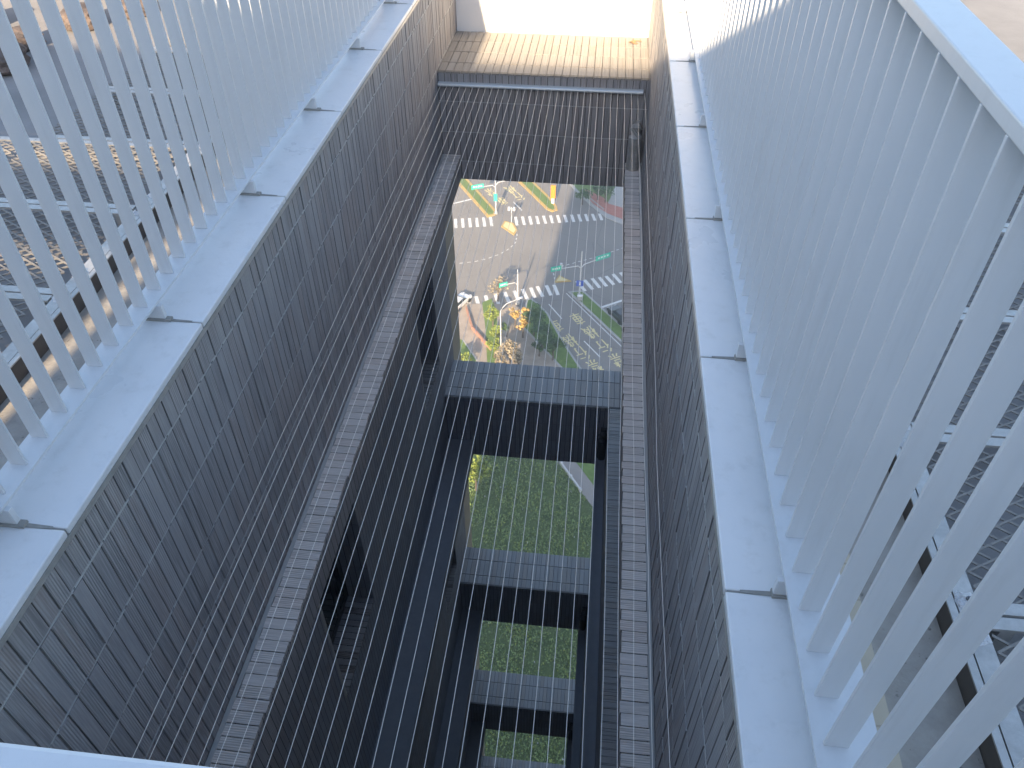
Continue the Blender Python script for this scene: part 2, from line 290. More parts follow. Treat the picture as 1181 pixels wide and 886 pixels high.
# --- upper shaft: parapet backing walls with tiles down to the first ledge
for nm, xin, xout, side, lab in (('left', XL, -1.66, 1, 'long dark ribbed tile parapet wall with wide white coping, on the left of the slot'), ('right', XR, 0.80, -1, 'long dark ribbed tile parapet wall with narrow white coping, on the right of the slot')):
    pw = thing('parapet_wall', lab, 'parapet', ((xin + xout) / 2, 3.5, -2.955))
    sgn = 1 if xin > xout else -1
    xi = xin - 0.006 * sgn; xo = xin - 0.20 * sgn
    mb = MB(); mb.box(min(xi, xo), max(xi, xo), -1.0, 7.3, -2.94, -1.606); mb.build('wall_core', 'sealant', pw)
    mb = MB(); a_ = sorted((xi, xi + 0.0035 * sgn))
    for q in range(0, 5):
        zj = -1.745 - 0.25 * q; y = YN
        while y < 7.3: L_ = min(0.05 * rnd.randint(1, 3), 7.3 - y); dz_ = rnd.uniform(-0.0008, 0.0008); mb.box(a_[0], a_[1] + rnd.uniform(-0.0012, 0.0008) * (sgn > 0), y + 0.006 * (rnd.random() < 0.6), y + L_ - 0.006 * (rnd.random() < 0.8), zj - 0.0030 + dz_, zj + 0.0036 + dz_); y += L_
    mb.build('mortar_joint', 'mortar', pw)
    mb = MB(); tile_field(mb, xi, YN, 7.3, -2.94, -1.606, sgn); mb.build('tile_facing', 'tile', pw)
    # copings
    y = 1.085 - 0.849 * 3
    x_a = xin + 0.004 * sgn; x_b = xin - 0.215 * sgn
    while y < 7.2:
        mb = MB(); y1 = min(y + 0.843, 7.35)
        mb.box(min(x_a, x_b), max(x_a, x_b), y, y1, -1.604, ZC)
        mb.build('coping_slab', 'coping', pw, bevel=0.004)
        y += 0.849
        if y < 7.2:
            sg = MB(); sg.box(min(x_a, x_b) + 0.004, max(x_a, x_b) - 0.004, y - 0.0055, y - 0.0005, -1.6, ZC - 0.003)
            q0, q1 = xin - 0.03 * sgn, xin - 0.205 * sgn; sg.face([(q0, y - 0.006, ZC + 0.0012), (q1, y - 0.015, ZC + 0.0012), (q1, y + 0.009, ZC + 0.0012), (q0, y + 0.001, ZC + 0.0012)][::sgn * -1 if sgn * -1 == 1 else -1])
            sg.box(min(xin - 0.19 * sgn, xin - 0.10 * sgn), max(xin - 0.19 * sgn, xin - 0.10 * sgn), y - 0.014, y + 0.008, ZC + 0.0005, ZC + 0.009)
            sg.build('sealant_joint', 'sealant', pw)
    dr = MB(); q = sorted((xin + 0.004 * sgn, xin - 0.0055 * sgn)); dr.box(q[0], q[1], YN, 7.3, -1.622, -1.6045); dr.build('drip_edge', 'galv', pw)

# --- near parapet
pw = thing('parapet_wall', 'short dark tiled cross wall closing the near end of the slot', 'parapet', (-0.4, 0.2, -2.955))
mb = MB(); mb.box(XL - 0.002, XR + 0.002, 0.12, 0.30, -2.9, -1.61); mb.build('tile_facing', 'tile', pw)
mb = MB(); mb.box(XL + 0.006, XR - 0.006, 0.09, 0.32, -1.604, ZC); mb.build('coping_slab', 'coping', pw, bevel=0.004)

# --- far beams, one per storey
NB = 7
for k in range(NB):
    zt = -2.262 if k == 0 else -5.69 - DZ * (k - 1); zb = -3.155 if k == 0 else -6.567 - 3.49 * (k - 1)
    if k == 0: x0, x1 = XL - 0.001, XR + 0.001
    else: x0, x1 = -1.404, 0.345
    if k >= 1: x0b, x1b = -1.41, 0.552
    else: x0b, x1b = x0, x1
    mb = MB(); mb.box(x0, x1, YF, 6.6 if k else 6.93, zb, zt - 0.012, skip='')
    part('far_beam', mb, 'tile_bluecast' if k else 'tile')
    # top tiles: three courses along Y
    mb = MB(); edges = [YF - 0.006, 6.15, 6.40, 6.60] if k else [YF - 0.006, 6.2, 6.44, 6.68, 6.93]; tw = 0.06; x = x0b
    while x < x1b - 0.004:
        xe = min(x1b, x + tw)
        if x < x1b:
            for a, b in zip(edges[:-1], edges[1:]):
                e = rnd.uniform(0, 0.002); lo = x + 0.002; hi = xe - 0.002
                if k and lo > 0.345 and a < 6: a0 = 6.0
                mb.face([(lo, a + 0.004, zt + e), (hi, a + 0.004, zt + e), (hi, b - 0.004, zt + e), (lo, b - 0.004, zt + e)], [(lo - x0b, a + 0.01), (hi - x0b, a + 0.01), (hi - x0b, a + 0.03), (lo - x0b, a + 0.03)])
                mb.face([(lo, a + 0.004, zt - 0.012), (hi, a + 0.004, zt - 0.012), (hi, a + 0.004, zt + e), (lo, a + 0.004, zt + e)])
        x += tw
    part('beam_capping', mb, 'tile_top' if k else 'tile_sunlit')
    if k:
        mb = MB(); mb.box(0.3455, 0.552, YF + 0.002, 6.598, zb, zt - 0.0125); part('beam_end', mb, 'tile_bluecast')

# --- side ledges and recessed walls, storey by storey
WY = [(-0.35, 0.40), (2.40, 3.15), (5.19, 5.91)]
def strip(mb, x0, x1, y0, y1, z, tw=0.05, jag=0.004):
    y = y0
    while y < y1 - 0.003:
        ye = min(y1, y + tw); e = rnd.uniform(0, 0.003); a = x0 + rnd.uniform(-jag, jag); b = x1 + rnd.uniform(-jag, jag)
        u0 = round(y / tw) * tw
        lo, hi = y + 0.0012, ye - 0.0022
        P = [(a, lo, z + e), (b, lo, z + e), (b, hi, z + e), (a, hi, z + e)]; mb.face(P, [(u0 + 0.006, 0.1), (u0 + 0.006, 0.1 + b - a), (u0 + 0.049, 0.1 + b - a), (u0 + 0.049, 0.1)])
        mb.face([(a, lo, z - 0.02), (a, lo, z + e), (a, hi, z + e), (a, hi, z - 0.02)]); mb.face([(b, lo, z - 0.02), (b, hi, z - 0.02), (b, hi, z + e), (b, lo, z + e)])
        mb.face([(a, lo, z - 0.02), (b, lo, z - 0.02), (b, lo, z + e), (a, lo, z + e)])
        y = ye
NS = 6
for k in range(NS):
    zl = -2.94 if k == 0 else -6.34 - 3.48 * (k - 1)             # ledge top
    zb = -3.155 if k == 0 else -6.567 - 3.49 * (k - 1)           # ledge underside
    zn = -6.34 - 3.48 * k                                        # next ledge top
    lx = -1.10 - (0.025 if k == 1 else 0) - 0.03 * max(0, k - 1)
    if k == 0:
        mb = MB(); mb.box(-1.66, lx - 0.006, YN, YF - 0.001, zb, zl - 0.012); part('side_ledge', mb, 'tile')
        mb = MB(); mb.box(XL + 0.001, XL + 0.019, YN, YF - 0.004, zl - 0.012, zl + 0.004); part('mortar_fillet', mb, 'kerb')
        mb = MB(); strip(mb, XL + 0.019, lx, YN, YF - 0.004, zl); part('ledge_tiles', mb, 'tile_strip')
        mb = MB(); mb.box(0.256, 0.80, YN, YF - 0.001, zb, zl - 0.012); part('side_ledge', mb, 'tile')
        mb = MB(); mb.box(XR - 0.019, XR - 0.001, YN, YF - 0.004, zl - 0.012, zl + 0.004); part('mortar_fillet', mb, 'kerb')
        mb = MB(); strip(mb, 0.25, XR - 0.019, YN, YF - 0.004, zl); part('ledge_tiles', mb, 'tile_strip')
    else:
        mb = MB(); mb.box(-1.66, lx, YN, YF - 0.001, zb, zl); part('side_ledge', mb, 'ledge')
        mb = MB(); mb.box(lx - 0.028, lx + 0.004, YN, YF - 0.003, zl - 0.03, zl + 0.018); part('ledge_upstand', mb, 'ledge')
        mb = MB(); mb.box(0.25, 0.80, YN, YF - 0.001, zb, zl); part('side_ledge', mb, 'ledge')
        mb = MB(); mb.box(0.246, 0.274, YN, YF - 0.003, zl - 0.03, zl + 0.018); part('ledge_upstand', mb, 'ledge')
    # left recessed wall with windows
    ws, wh = -5.12 - DZ * k, -3.62 - DZ * k
    xr_ = -1.404; xb = -1.66
    mb = MB(); mb.box(xb, xr_, YN, 6.60, zn + 0.001, ws - 0.015); mb.box(xb, xr_, YN, 6.60, wh, zb - 0.001)
    for a, b in ((YN, 2.40), (3.15, 5.19), (5.91, 6.60)): mb.box(xb, xr_, a, b, ws - 0.015, wh)
    part('shaft_wall', mb, 'tile_bluecast')
    mb = MB(); mb.box(xb, xr_ + 0.0, 6.601, 7.02, zn + 0.001, zb - 0.001); part('corner_pier', mb, 'beige')  # warm reflected sunlight on the wall end put into its colour as beige
    for a, b in WY[1:]:
        wd = MB(); wd.box(-1.622, -1.60, a + 0.0, b, ws, ws + 0.05); wd.box(-1.622, -1.60, a, b, wh - 0.05, wh)
        for yy in (a, (a + b) / 2 - 0.02 + 0.18, b - 0.045): wd.box(-1.622, -1.60, yy, yy + 0.045, ws + 0.05, wh - 0.05)
        wf = part('window', wd, 'frame')
        gl = MB(); gl.box(-1.618, -1.606, a + 0.046, b - 0.046, ws + 0.051, wh - 0.051); g = gl.build('pane', 'glass', wf)
        sl_ = MB(); strip(sl_, -1.598, xr_ + 0.004, a + 0.002, b - 0.002, ws, jag=0.002); sl_.build('sill', 'tile_sill', wf)
        if k: continue
        tr = MB(); tr.box(-1.42, -1.4015, a - 0.03, a - 0.001, ws, wh); tr.build('trim', 'paleframe' if k == 0 else 'frame', wf)
    # right side: open recess above a tiled sill
    zs = -5.69 - DZ * k
    mb = MB(); mb.box(0.346, 0.80, YN, YF - 0.001, zn + 0.001, zs - 0.012); mb.box(0.553, 0.80, YN, 7.02, zs - 0.011, zb - 0.001); part('shaft_wall', mb, 'tile_bluecast')
    mb = MB(); strip(mb, 0.345, 0.552, YN, YF - 0.008, zs, tw=0.05); part('ledge_tiles', mb, 'tile_top')
    # rainwater outlet at the far right end of every ledge
    mb = MB(); c = (0.305, 5.90); mb.tube([(c[0], c[1], zl), (c[0], c[1], zl + 0.27), (c[0], c[1] + 0.02, zl + 0.32), (c[0], c[1] + 0.05, zl + 0.34)], [0.05, 0.052, 0.05, 0.03], 14)
    mb.box(c[0] - 0.03, c[0] + 0.03, 5.955, 6.0, zl + 0.30, zl + 0.36)
    part('rainwater_pipe', mb, 'galv' if k == 0 else 'frame')

# masses of the tower round the slot
zlow = G0
for x0, x1, y0, y1, zt in ((-15.6, -1.661, -22, 7.02, ROOF), (0.801, 12.0, -22, 7.02, ROOF), (1.6, 11.9, 7.021, 12.0, ROOF), (-1.66, 0.80, -22, YN - 0.13, ROOF)):
    mb = MB(); mb.box(x0, x1, y0, y1, zlow, zt); part('tower_wing', mb, ['tile_bluecast'])
# lower part of the slot walls, below the modelled storeys
zz = -6.34 - 3.48 * NS + 3.48
mb = MB(); mb.box(-1.66, -1.25, YN, YF, zlow, zn); mb.box(0.30, 0.80, YN, YF, zlow, zn); part('shaft_wall', mb, 'tile_bluecast')
mb = MB(); mb.box(-1.66, 0.80, YN - 0.129, YN - 0.005, zlow, -2.96); part('near_shaft_wall', mb, 'tile_bluecast')
for k in range(NB, 18):
    zt = -5.69 - DZ * (k - 1); mb = MB(); mb.box(-1.659, 0.799, YF, 6.6, zt - 0.88, zt); part('far_beam', mb, 'tile_bluecast')

# white rendered wall at the far end
ew = thing('end_wall', 'plain white rendered wall closing the far end of the slot, in full sun', 'wall', (-0.4, 7.0, -2.262))
mb = MB(); mb.box(XL + 0.001, XR - 0.001, 6.932, 7.12, -2.262, -1.2); mb.build('wall_body', 'render', ew)
mb = MB(); mb.box(XL + 0.001, XR - 0.001, 6.92, 7.13, -1.2, -1.17); mb.build('coping_slab', 'coping', ew)

# ================================================================ wires across the slot
ws_ = thing('wire_screen', 'row of taut thin white wires strung across the slot from a silver bar', 'safety netting', (-0.4, 3.2, -2.35))
mb = MB(); mb.tube([(XL + 0.004, YF - 0.035, -2.35), (XR - 0.045, YF - 0.035, -2.35)], 0.013, 10); mb.box(XL + 0.004, XR - 0.045, YF - 0.022, YF, -2.362, -2.338); mb.build('anchor_bar', 'bar', ws_)
x = -1.222; i = 0
while x < 0.345:
    wob = 0.0 if x < 0.1 else 0.010
    pts = []
    for j in range(13):
        yy = 0.31 + (YF - 0.04 - 0.31) * j / 12; s_ = math.sin(math.pi * j / 12)
        pts.append((x + (rnd.uniform(-0.0016, 0.0016) + wob * math.sin(j * 1.1 + x * 40) * 0.35) * (0 < j < 12), yy, -2.35 - 0.02 * s_ + (rnd.uniform(-0.001, 0.001)) * (0 < j < 12)))
    mb = MB(); mb.tube(pts, 0.0012, 5, cap=False); mb.build('wire', 'wire', ws_); x += 0.0505

# ================================================================ railings
def railing(name, label, xin, sgn, y0, y1, fin_y, loc):
    # xin: slot-side face of the fins; sgn +1 when the railing lies to the right
    r = thing('railing', label, 'railing', loc)
    def bx(a, b, c, d, e, f, nm, mat='white', bev=0.0015):
        mb = MB(); q = sorted((a, b)); mb.box(q[0], q[1], c, d, e, f); return mb.build(nm, mat, r, bevel=bev)
    bx(xin, xin + 0.078 * sgn, y0, y1, -0.431, -0.405, 'top_rail', bev=0.003)
    bx(xin - 0.018 * sgn, xin + 0.108 * sgn if sgn > 0 else xin + 0.06 * sgn, y0, y1, -1.520, -1.512, 'base_plate', bev=0)
    # first fin, then copies
    n = int((y1 - fin_y) / 0.0978); first = None
    posts = [1.085 + 0.849 * k for k in range(-2, 9) if y0 < 1.085 + 0.849 * k < y1]
    for k in range(-20, n + 1):
        yy = fin_y + 0.0978 * k
        if yy < y0 + 0.02 or yy > y1 - 0.02: continue
        if first is None:
            first = bx(xin + 0.0005 * sgn, xin + 0.047 * sgn, yy - 0.004, yy + 0.004, -1.512, -0.431, 'baluster', bev=0.0012); fy = yy
        else:
            c = first.copy(); COL.objects.link(c); c.parent = r; c.location.y = yy - fy
    for p in posts:
        mb = MB(); q = sorted((xin - 0.019 * sgn, xin - 0.004 * sgn)); 
        a = sorted((xin - 0.032 * sgn, xin + 0.05 * sgn)); mb.box(a[0], a[1], p - 0.008, p + 0.008, -1.58, -1.5205)
        mb.build('leg', 'white', r, bevel=0.0015)
    return r
railing('right', 'white flat-bar railing on the narrow coping on the right, its broad top rail in view', 0.5125, 1, -1.5, 7.3, 1.201, (0.55, 2.9, -1.58))
railing('left', 'white flat-bar railing on the wide coping on the left, mesh decking showing through its bars', -1.40, -1, -1.5, 7.3, 1.222, (-1.43, 2.9, -1.58))
# near railing, the one the viewer leans over
nr = thing('railing', 'near white railing whose blurred top rail edges the bottom left corner', 'railing', (-0.4, 0.1, -1.58))
mb = MB(); mb.box(-1.39, 0.5, 0.062, 0.1465, -0.431, -0.405); mb.build('top_rail', 'white', nr, bevel=0.003)
mb = MB(); mb.box(-1.24, 0.37, 0.062, 0.140, -1.522, -1.512); mb.build('base_plate', 'white', nr)
f0 = None; x = -1.3
while x < 0.42:
    if f0 is None: mb = MB(); mb.box(x - 0.004, x + 0.004, 0.08, 0.125, -1.512, -0.431); f0 = mb.build('baluster', 'white', nr); fx0 = x
    else: c = f0.copy(); COL.objects.link(c); c.parent = nr; c.location.x = x - fx0
    x += 0.0978
for xx in (-1.1, -0.4, 0.25):
    mb = MB(); mb.box(xx - 0.03, xx + 0.03, 0.085, 0.12, -1.58, -1.5225); mb.build('post', 'white', nr)

# ================================================================ roof surfaces outside the parapets
def roof(mb, nm, mat): return mb.build(nm, mat, tower)
mb = MB(); mb.box(-1.661, -1.451, -1, 7.02, -2.94, -1.86); mb.box(-1.99, -1.662, -1, 7.02, ROOF + 0.002, -1.86); roof(mb, 'gutter_left', 'concrete').name = 'roof_gutter'
mb = MB(); mb.box(0.62, 0.69, -1, 7.02, -1.86, -1.60); mb.box(0.5795, 0.62, -1, 7.02, -1.86, -1.604); roof(mb, 'beige_ledge', 'beige')
mb = MB(); mb.box(0.6905, 0.801, -1, 7.02, -2.9, -1.86); mb.box(0.802, 0.99, -1, 7.02, ROOF + 0.002, -1.86); roof(mb, 'roof_gutter', 'concrete')
mb = MB(); mb.box(-15.3, -1.99, -21.5, 6.8, ROOF + 0.001, ROOF + 0.012); roof(mb, 'roof_screed', 'screed')
mb = MB(); mb.box(0.99, 11.8, -21.5, 6.99, ROOF + 0.001, ROOF + 0.012); mb.box(1.6, 11.8, 6.991, 11.8, ROOF + 0.001, ROOF + 0.012); roof(mb, 'roof_screed', 'screed')
mb = MB(); mb.box(-15.6, -15.3, -22, 7.02, ROOF, -0.9); mb.box(11.8, 12, -22, 7.02, ROOF, -0.9); mb.box(-15.3, -1.66, 6.8, 7.02, ROOF + 0.0125, -1.1); roof(mb, 'roof_parapet', 'screed')

# steel edge channels carrying the mesh decks
ZD = -1.785
for sgn, x, lab in ((1, 0.992, 'brown steel edge channel and pale angle bar right of the beige ledge'), (-1, -1.97, 'brown steel edge channel and pale angle bar along the left gutter')):
    ch = thing('edge_channel', lab, 'steel channel', (x + 0.03 * sgn, 3, -1.86))
    a = sorted((x, x + 0.018 * sgn)); mb = MB(); mb.box(a[0], a[1], 0.1, 6.6, -1.887, ZD - 0.002); mb.build('web', 'channel', ch)
    a = sorted((x - 0.004 * sgn, x + 0.016 * sgn)); mb = MB(); mb.box(a[0], a[1], 0.1, 6.6, ZD - 0.0015, ZD + 0.004); mb.build('flange', 'galv', ch)
    a = sorted((x + 0.022 * sgn, x + 0.075 * sgn)); mb = MB(); mb.box(a[0], a[1], 0.1, 6.6, ZD - 0.006, ZD + 0.001); mb.build('angle', 'galv', ch)
    y = 1.20 if sgn > 0 else 0.95
    while y < 6.4:
        for dy in ((-0.045, 0.055) if sgn > 0 else (0.0, 0.16)):
            bl = MB(); cx, cy = x + 0.05 * sgn, y + dy; n = 12; ring = []
            rr = [0.032 * rnd.uniform(0.7, 1.2) for _ in range(n)]
            for hgt, k in ((0.0012, 1.0), (0.006, 0.8), (0.011, 0.35)): ring.append([(cx + rr[i] * k * math.cos(i * math.tau / n), cy + rr[i] * k * math.sin(i * math.tau / n), ZD + hgt) for i in range(n)])
            for q in range(2):
                for i in range(n): j = (i + 1) % n; bl.face([ring[q][i], ring[q][j], ring[q + 1][j], ring[q + 1][i]])
            bl.face(ring[2]); d = bl.build('sealant_dab', 'dab', ch, smooth=True)
            bt = MB(); bt.tube([(cx, cy, ZD + 0.008), (cx, cy, ZD + 0.017)], 0.007, 6); bt.tube([(cx, cy, ZD + 0.019), (cx, cy, ZD + 0.021)], 0.0035, 8); bt.build('bolt', 'bolt', d)
        y += 0.66

# expanded-metal deck panels
def mesh_panel(x0, x1, y0, y1, root_loc, label, group):
    r = thing('mesh_panel', label, 'metal grating', root_loc, group)
    mb = MB(); sw = 0.0838; pitch = 0.0235; ny = int((y1 - y0 - 0.08) / pitch)
    for j in range(ny):
        yb = y0 + 0.045 + pitch * j; x = x0 + 0.002; s_ = 1 if j % 2 else -1
        pts = []
        while x < x1 + 0.001:
            pts.append((x, yb + s_ * pitch * 0.47)); s_ = -s_; x += sw / 2
        for (xa, ya), (xb_, yb_) in zip(pts[:-1], pts[1:]):
            hw = 0.0032; z0, z1 = ZD - 0.006, ZD - 0.001
            za, zb2 = (z0, z1) if ya < yb_ else (z1, z0)
            mb.face([(xa, ya - hw, za), (xb_, yb_ - hw, zb2), (xb_, yb_ + hw, zb2 + 0.0025), (xa, ya + hw, za + 0.0025)])
            mb.face([(xa, ya - hw, za - 0.004), (xb_, yb_ - hw, zb2 - 0.004), (xb_, yb_ - hw, zb2), (xa, ya - hw, za)])
    mb.build('mesh', 'mesh', r)
    for yy in (y0, y1 - 0.036):
        mb = MB(); mb.box(x0, x1, yy, yy + 0.036, ZD - 0.01, ZD)
        for xx in (x0 + 0.05, x1 - 0.05): mb.box(xx - 0.018, xx + 0.018, yy, yy + 0.036, ROOF + 0.0125, ZD - 0.01)
        mb.build('cross_bar', 'galv', r)
    return r
pr_ = None
for col in range(2):
    for i in range(10):
        y0 = 1.222 + 0.66 * (i - 2); y0 = y0 if y0 > 0 else y0
        x0 = 1.072 + 0.84 * col; loc = (x0 + 0.41, y0 + 0.32, ROOF + 0.0125)
        if y0 > 4.6 - 0.7 * col or y0 < -0.5: continue
        g = ('expanded metal panels of the right-hand deck'); ORD = ('first', 'second', 'third', 'fourth', 'fifth', 'sixth', 'seventh', 'eighth', 'ninth')
        nn = ORD[min(8, i)]; lb = 'deck mesh panel right of the slot, %s row, %s column' % (nn, ORD[col])
        if pr_ is None: pr_ = mesh_panel(x0, x0 + 0.838, y0 + 0.004, y0 + 0.655, loc, lb, g); 
        else: dup(pr_, loc, lb)
pl_ = None
for col in range(3):
    for i in range(10):
        y0 = 0.97 + 0.66 * (i - 1)
        x0 = -2.895 - 0.84 * col; loc = (x0 + 0.41, y0 + 0.32, ROOF + 0.0125)
        if y0 < 0.2 or y0 > (5.2, 3.6, 3.0)[col]: continue
        g = ('expanded metal panels of the left-hand deck'); lb = 'deck mesh panel left of the slot, %s row, %s column' % (ORD[min(8, i)], ORD[col])
        if pl_ is None: pl_ = mesh_panel(x0, x0 + 0.838, y0 + 0.004, y0 + 0.655, loc, lb, g)
        else: dup(pl_, loc, lb)

# rough stones lying beyond the left deck
for i, (x, y, s, lab) in enumerate([(-3.85, 4.75, 0.16, 'squarish brown stone on the far left roof, nearest the mesh deck'), (-3.95, 5.15, 0.13, 'small brown stone between two larger ones on the far left roof'), (-4.3, 4.9, 0.2, 'largest brown stone on the far left roof'), (-3.75, 5.6, 0.15, 'brown stone farthest along the left roof floor'), (-4.5, 5.5, 0.17, 'brown stone farthest out on the left roof floor'), (-3.5, 5.9, 0.12, 'flat brown stone on the left roof close to the railing')]):
    bm = bmesh.new(); bmesh.ops.create_icosphere(bm, subdivisions=3, radius=1)
    for v in bm.verts:
        p = v.co; m_ = max(abs(p.x), abs(p.y), abs(p.z)); p2 = p * (0.45 / m_ + 0.5); nn = 0.08 * math.sin(5 * p.x + i) * math.sin(4 * p.y + 2 * i) + 0.05 * math.sin(9 * p.z + p.x * 7)
        v.co = p2 * (1 + nn); v.co.z *= 0.6; v.co.z = max(v.co.z, -0.4)
        v.co *= s
    me = bpy.data.meshes.new('stone'); bm.to_mesh(me); bm.free(); me.materials.append(M['stone'])
    o = bpy.data.objects.new('stone', me); COL.objects.link(o); o.location = (x, y, H + ROOF + 0.012 + 0.4 * s); o.rotation_euler = (0, 0, i * 1.1)
    o['label'] = lab; o['category'] = 'stone'; o['group'] = 'brown stones on the left roof'
# litter
def flake(name, x, y, z, s, mat, lab, cat, n=9, spread=0.05):
    mb = MB()
    for q in range(n):
        a = rnd.uniform(0, 6.28); cx, cy = x + rnd.gauss(0, spread), y + rnd.gauss(0, spread); l, w_ = s * rnd.uniform(0.6, 1.4), s * rnd.uniform(0.2, 0.5)
        d = Vector((math.cos(a), math.sin(a))); e = Vector((-d.y, d.x)); h = rnd.uniform(0.002, 0.012)
        P = [(cx - d.x * l, cy - d.y * l, z + 0.002), (cx + e.x * w_, cy + e.y * w_, z + h), (cx + d.x * l, cy + d.y * l, z + 0.004 + h), (cx - e.x * w_, cy - e.y * w_, z + h * 0.6)]
        mb.face(P); mb.face([(p[0], p[1], p[2] - 0.0015) for p in P][::-1])
    o = mb.build(name, mat); o['label'] = lab; o['category'] = cat; return o
flake('leaf_litter', 0.27, 6.80, -2.26, 0.04, 'leaf', 'orange-brown dry scrap lying on the sunlit tiled beam by the white wall', 'litter', 8, 0.025)
flake('wet_debris', 0.90, 0.82, -1.86, 0.009, 'dirt', 'blue-black wet debris in the concrete gutter at lower right', 'debris', 60, 0.022)

# ================================================================ unseen shade block and slit screen added behind the viewer to shape the sun
pr = thing('shade_block', 'unseen grey rendered block added behind the viewpoint to shade the near railings', 'building', (2.7, -6, ROOF + 0.012))
mb = MB(); mb.box(-2.47, 8, -8, -4, ROOF + 0.013, 1.96); mb.build('wall', 'render', pr)
mb = MB(); mb.box(-2.5, 8.05, -8.05, -3.95, 1.96, 2.07); mb.build('roof', 'coping', pr)
lsn = thing('sun_slit_screen', 'unseen slatted screen added beside the shade block to cast sun bands', 'screen', (-5.2, -4, ROOF + 0.012))
mb = MB()
for zz0, zz1 in ((-1.7, 0.66), (0.70, 0.97), (1.03, 1.34), (1.44, 2.04)): mb.box(-8, -2.52, -4.03, -4.0, zz0, zz1)  # gaps shaped to let bands of sun onto the left deck
mb.build('slats', 'galv', lsn)
mb = MB()
for xx in (-7.98, -6.2, -4.4, -2.58): mb.box(xx, xx + 0.05, -4.1, -4.0305, ROOF + 0.013, 2.04)
mb.build('posts', 'galv', lsn)

# ================================================================ street level
def flat(poly, dz, nm, mat, z0=None):
    mb = MB()
    if z0 is None:
        ar = sum(poly[i][0] * poly[(i + 1) % len(poly)][1] - poly[(i + 1) % len(poly)][0] * poly[i][1] for i in range(len(poly)))
        if ar < 0: poly = poly[::-1]
        mb.face([(p[0], p[1], G0 + dz) for p in poly])
    else: mb.prism(poly, G0 + z0, G0 + dz)
    return struct(mb, nm, mat)
flat([(-3000, -3000), (3000, -3000), (3000, 3000), (-3000, 3000)], 0.0, 'ground', 'grass')
LD = Vector((0.5355, -0.8445)); LN = Vector((0.8445, 0.5355))     # along the lanes (down the picture), across them
def off(p, a, b=0.0): return (p[0] + LD.x * a + LN.x * b, p[1] + LD.y * a + LN.y * b)
flat([off((-10.00, 94.89), 60), (-10.00, 94.89), (-18.79, 93.95), (-150, 104), (-150, 420), (160, 420), (160, -20), off((-10.00, 94.89), 60, 40)], 0.02, 'road', 'asphalt')

# markings
bars = [[(525,253),(526,263)],[(532,253),(533,263)]]
def bar(a, b, wid=0.42, dz=0.028, mat='paint', mbx=None):
    a, b = Vector(a), Vector(b); d = (b - a).normalized(); n = Vector((-d.y, d.x)) * wid / 2
    P = [a - n, b - n, b + n, a + n]; mbx.face([(p.x, p.y, G0 + dz) for p in P])
mb = MB()
for i in range(6): bar((-23.23 + 1.1943 * i, 118.52 + 0.2447 * i), (-22.61 + 1.2042 * i, 115.52 + 0.2420 * i), 0.5, mbx=mb)
for i in range(13): bar((-12.95 + 1.2075 * i, 120.32 + 0.2172 * i), (-12.31 + 1.1978 * i, 117.47 + 0.2711 * i), 0.5, mbx=mb)
struct(mb, 'road_marking', 'paint')
mb = MB()
for a, b in [((-8.33, 99.36),(-7.46, 96.83)),((-7.36, 99.81),(-6.27, 97.18)),((-5.99, 100.24),(-5.06, 97.65)),((-4.83, 100.53),(-4.00, 97.87)),((-9.55, 98.88),(-8.57, 96.37)),((-10.76, 98.29),(-9.83, 95.79)),((-12.18, 97.80),((-11.21, 95.20))),((-13.57, 97.19),(-12.71, 94.60)),((-14.95, 96.59),(-14.24, 94.21)),((-16.36, 96.21),(-15.63, 93.85)),((-17.69, 95.73),(-16.88, 93.49)),((-1.38, 101.86),(0.07, 99.34)),((-0.19, 102.34),(1.18, 99.91)),((0.98, 102.87),(2.26, 100.42)),((2.08, 103.30),(3.28, 100.95)),((3.12, 103.75),(4.37, 101.49)),((4.22, 104.42),(5.46, 102.14)),((5.37, 104.98),(6.53, 102.82))]:
    bar(a, b, 0.55, mbx=mb)
struct(mb, 'road_marking', 'paint')
mb = MB()
for a, b in [((-5.22, 95.40),(-3.05, 91.98)),((0.39, 87.18),(2.74, 83.88)),((-13.88, 125.47),(-12.02, 122.58)),((2.43, 95.28),(6.02, 97.71))]: bar(a, b, 0.18 if a[1] > b[1] and abs(a[0]-b[0]) < 4 else 0.4, mbx=mb)
bar((-8.89, 89.18), (-3.17, 80.86), 0.15, mbx=mb); bar((-3.17, 80.86), off((-3.17, 80.86), 40), 0.15, mbx=mb)
bar((-2.80, 98.46), (5.83, 86.30), 0.14, mbx=mb)
bar((-24.43, 123.73), (-21.51, 125.61), 0.35, mbx=mb)
# dashed guide lines
def dashes(pts, n, wid=0.16):
    P = [Vector(p) for p in pts]; L = [0]
    for a, b in zip(P[:-1], P[1:]): L.append(L[-1] + (b - a).length)
    def at(s):
        for i in range(len(P) - 1):
            if s <= L[i + 1] or i == len(P) - 2: return P[i].lerp(P[i + 1], (s - L[i]) / (L[i + 1] - L[i]))
    for k in range(n):
        s0 = L[-1] * (k + 0.1) / n; s1 = L[-1] * (k + 0.6) / n; bar(at(s0), at(s1), wid, mbx=mb)
dashes([(-20.43, 104.83),(-17.87, 105.61),(-16.05, 106.69),(-14.38, 108.03),((-13.01, 109.74)),(-12.08, 111.71),(-11.98, 114.18),(-12.43, 116.37)], 13)
dashes([(-4.19, 105.61),(1.77, 109.23),(6.23, 112.59)], 12)
dashes([(-5.16, 103.74),(-4.87, 102.56),(-4.72, 101.38),((-4.53, 100.46))], 3)
struct(mb, 'road_marking', 'paint')

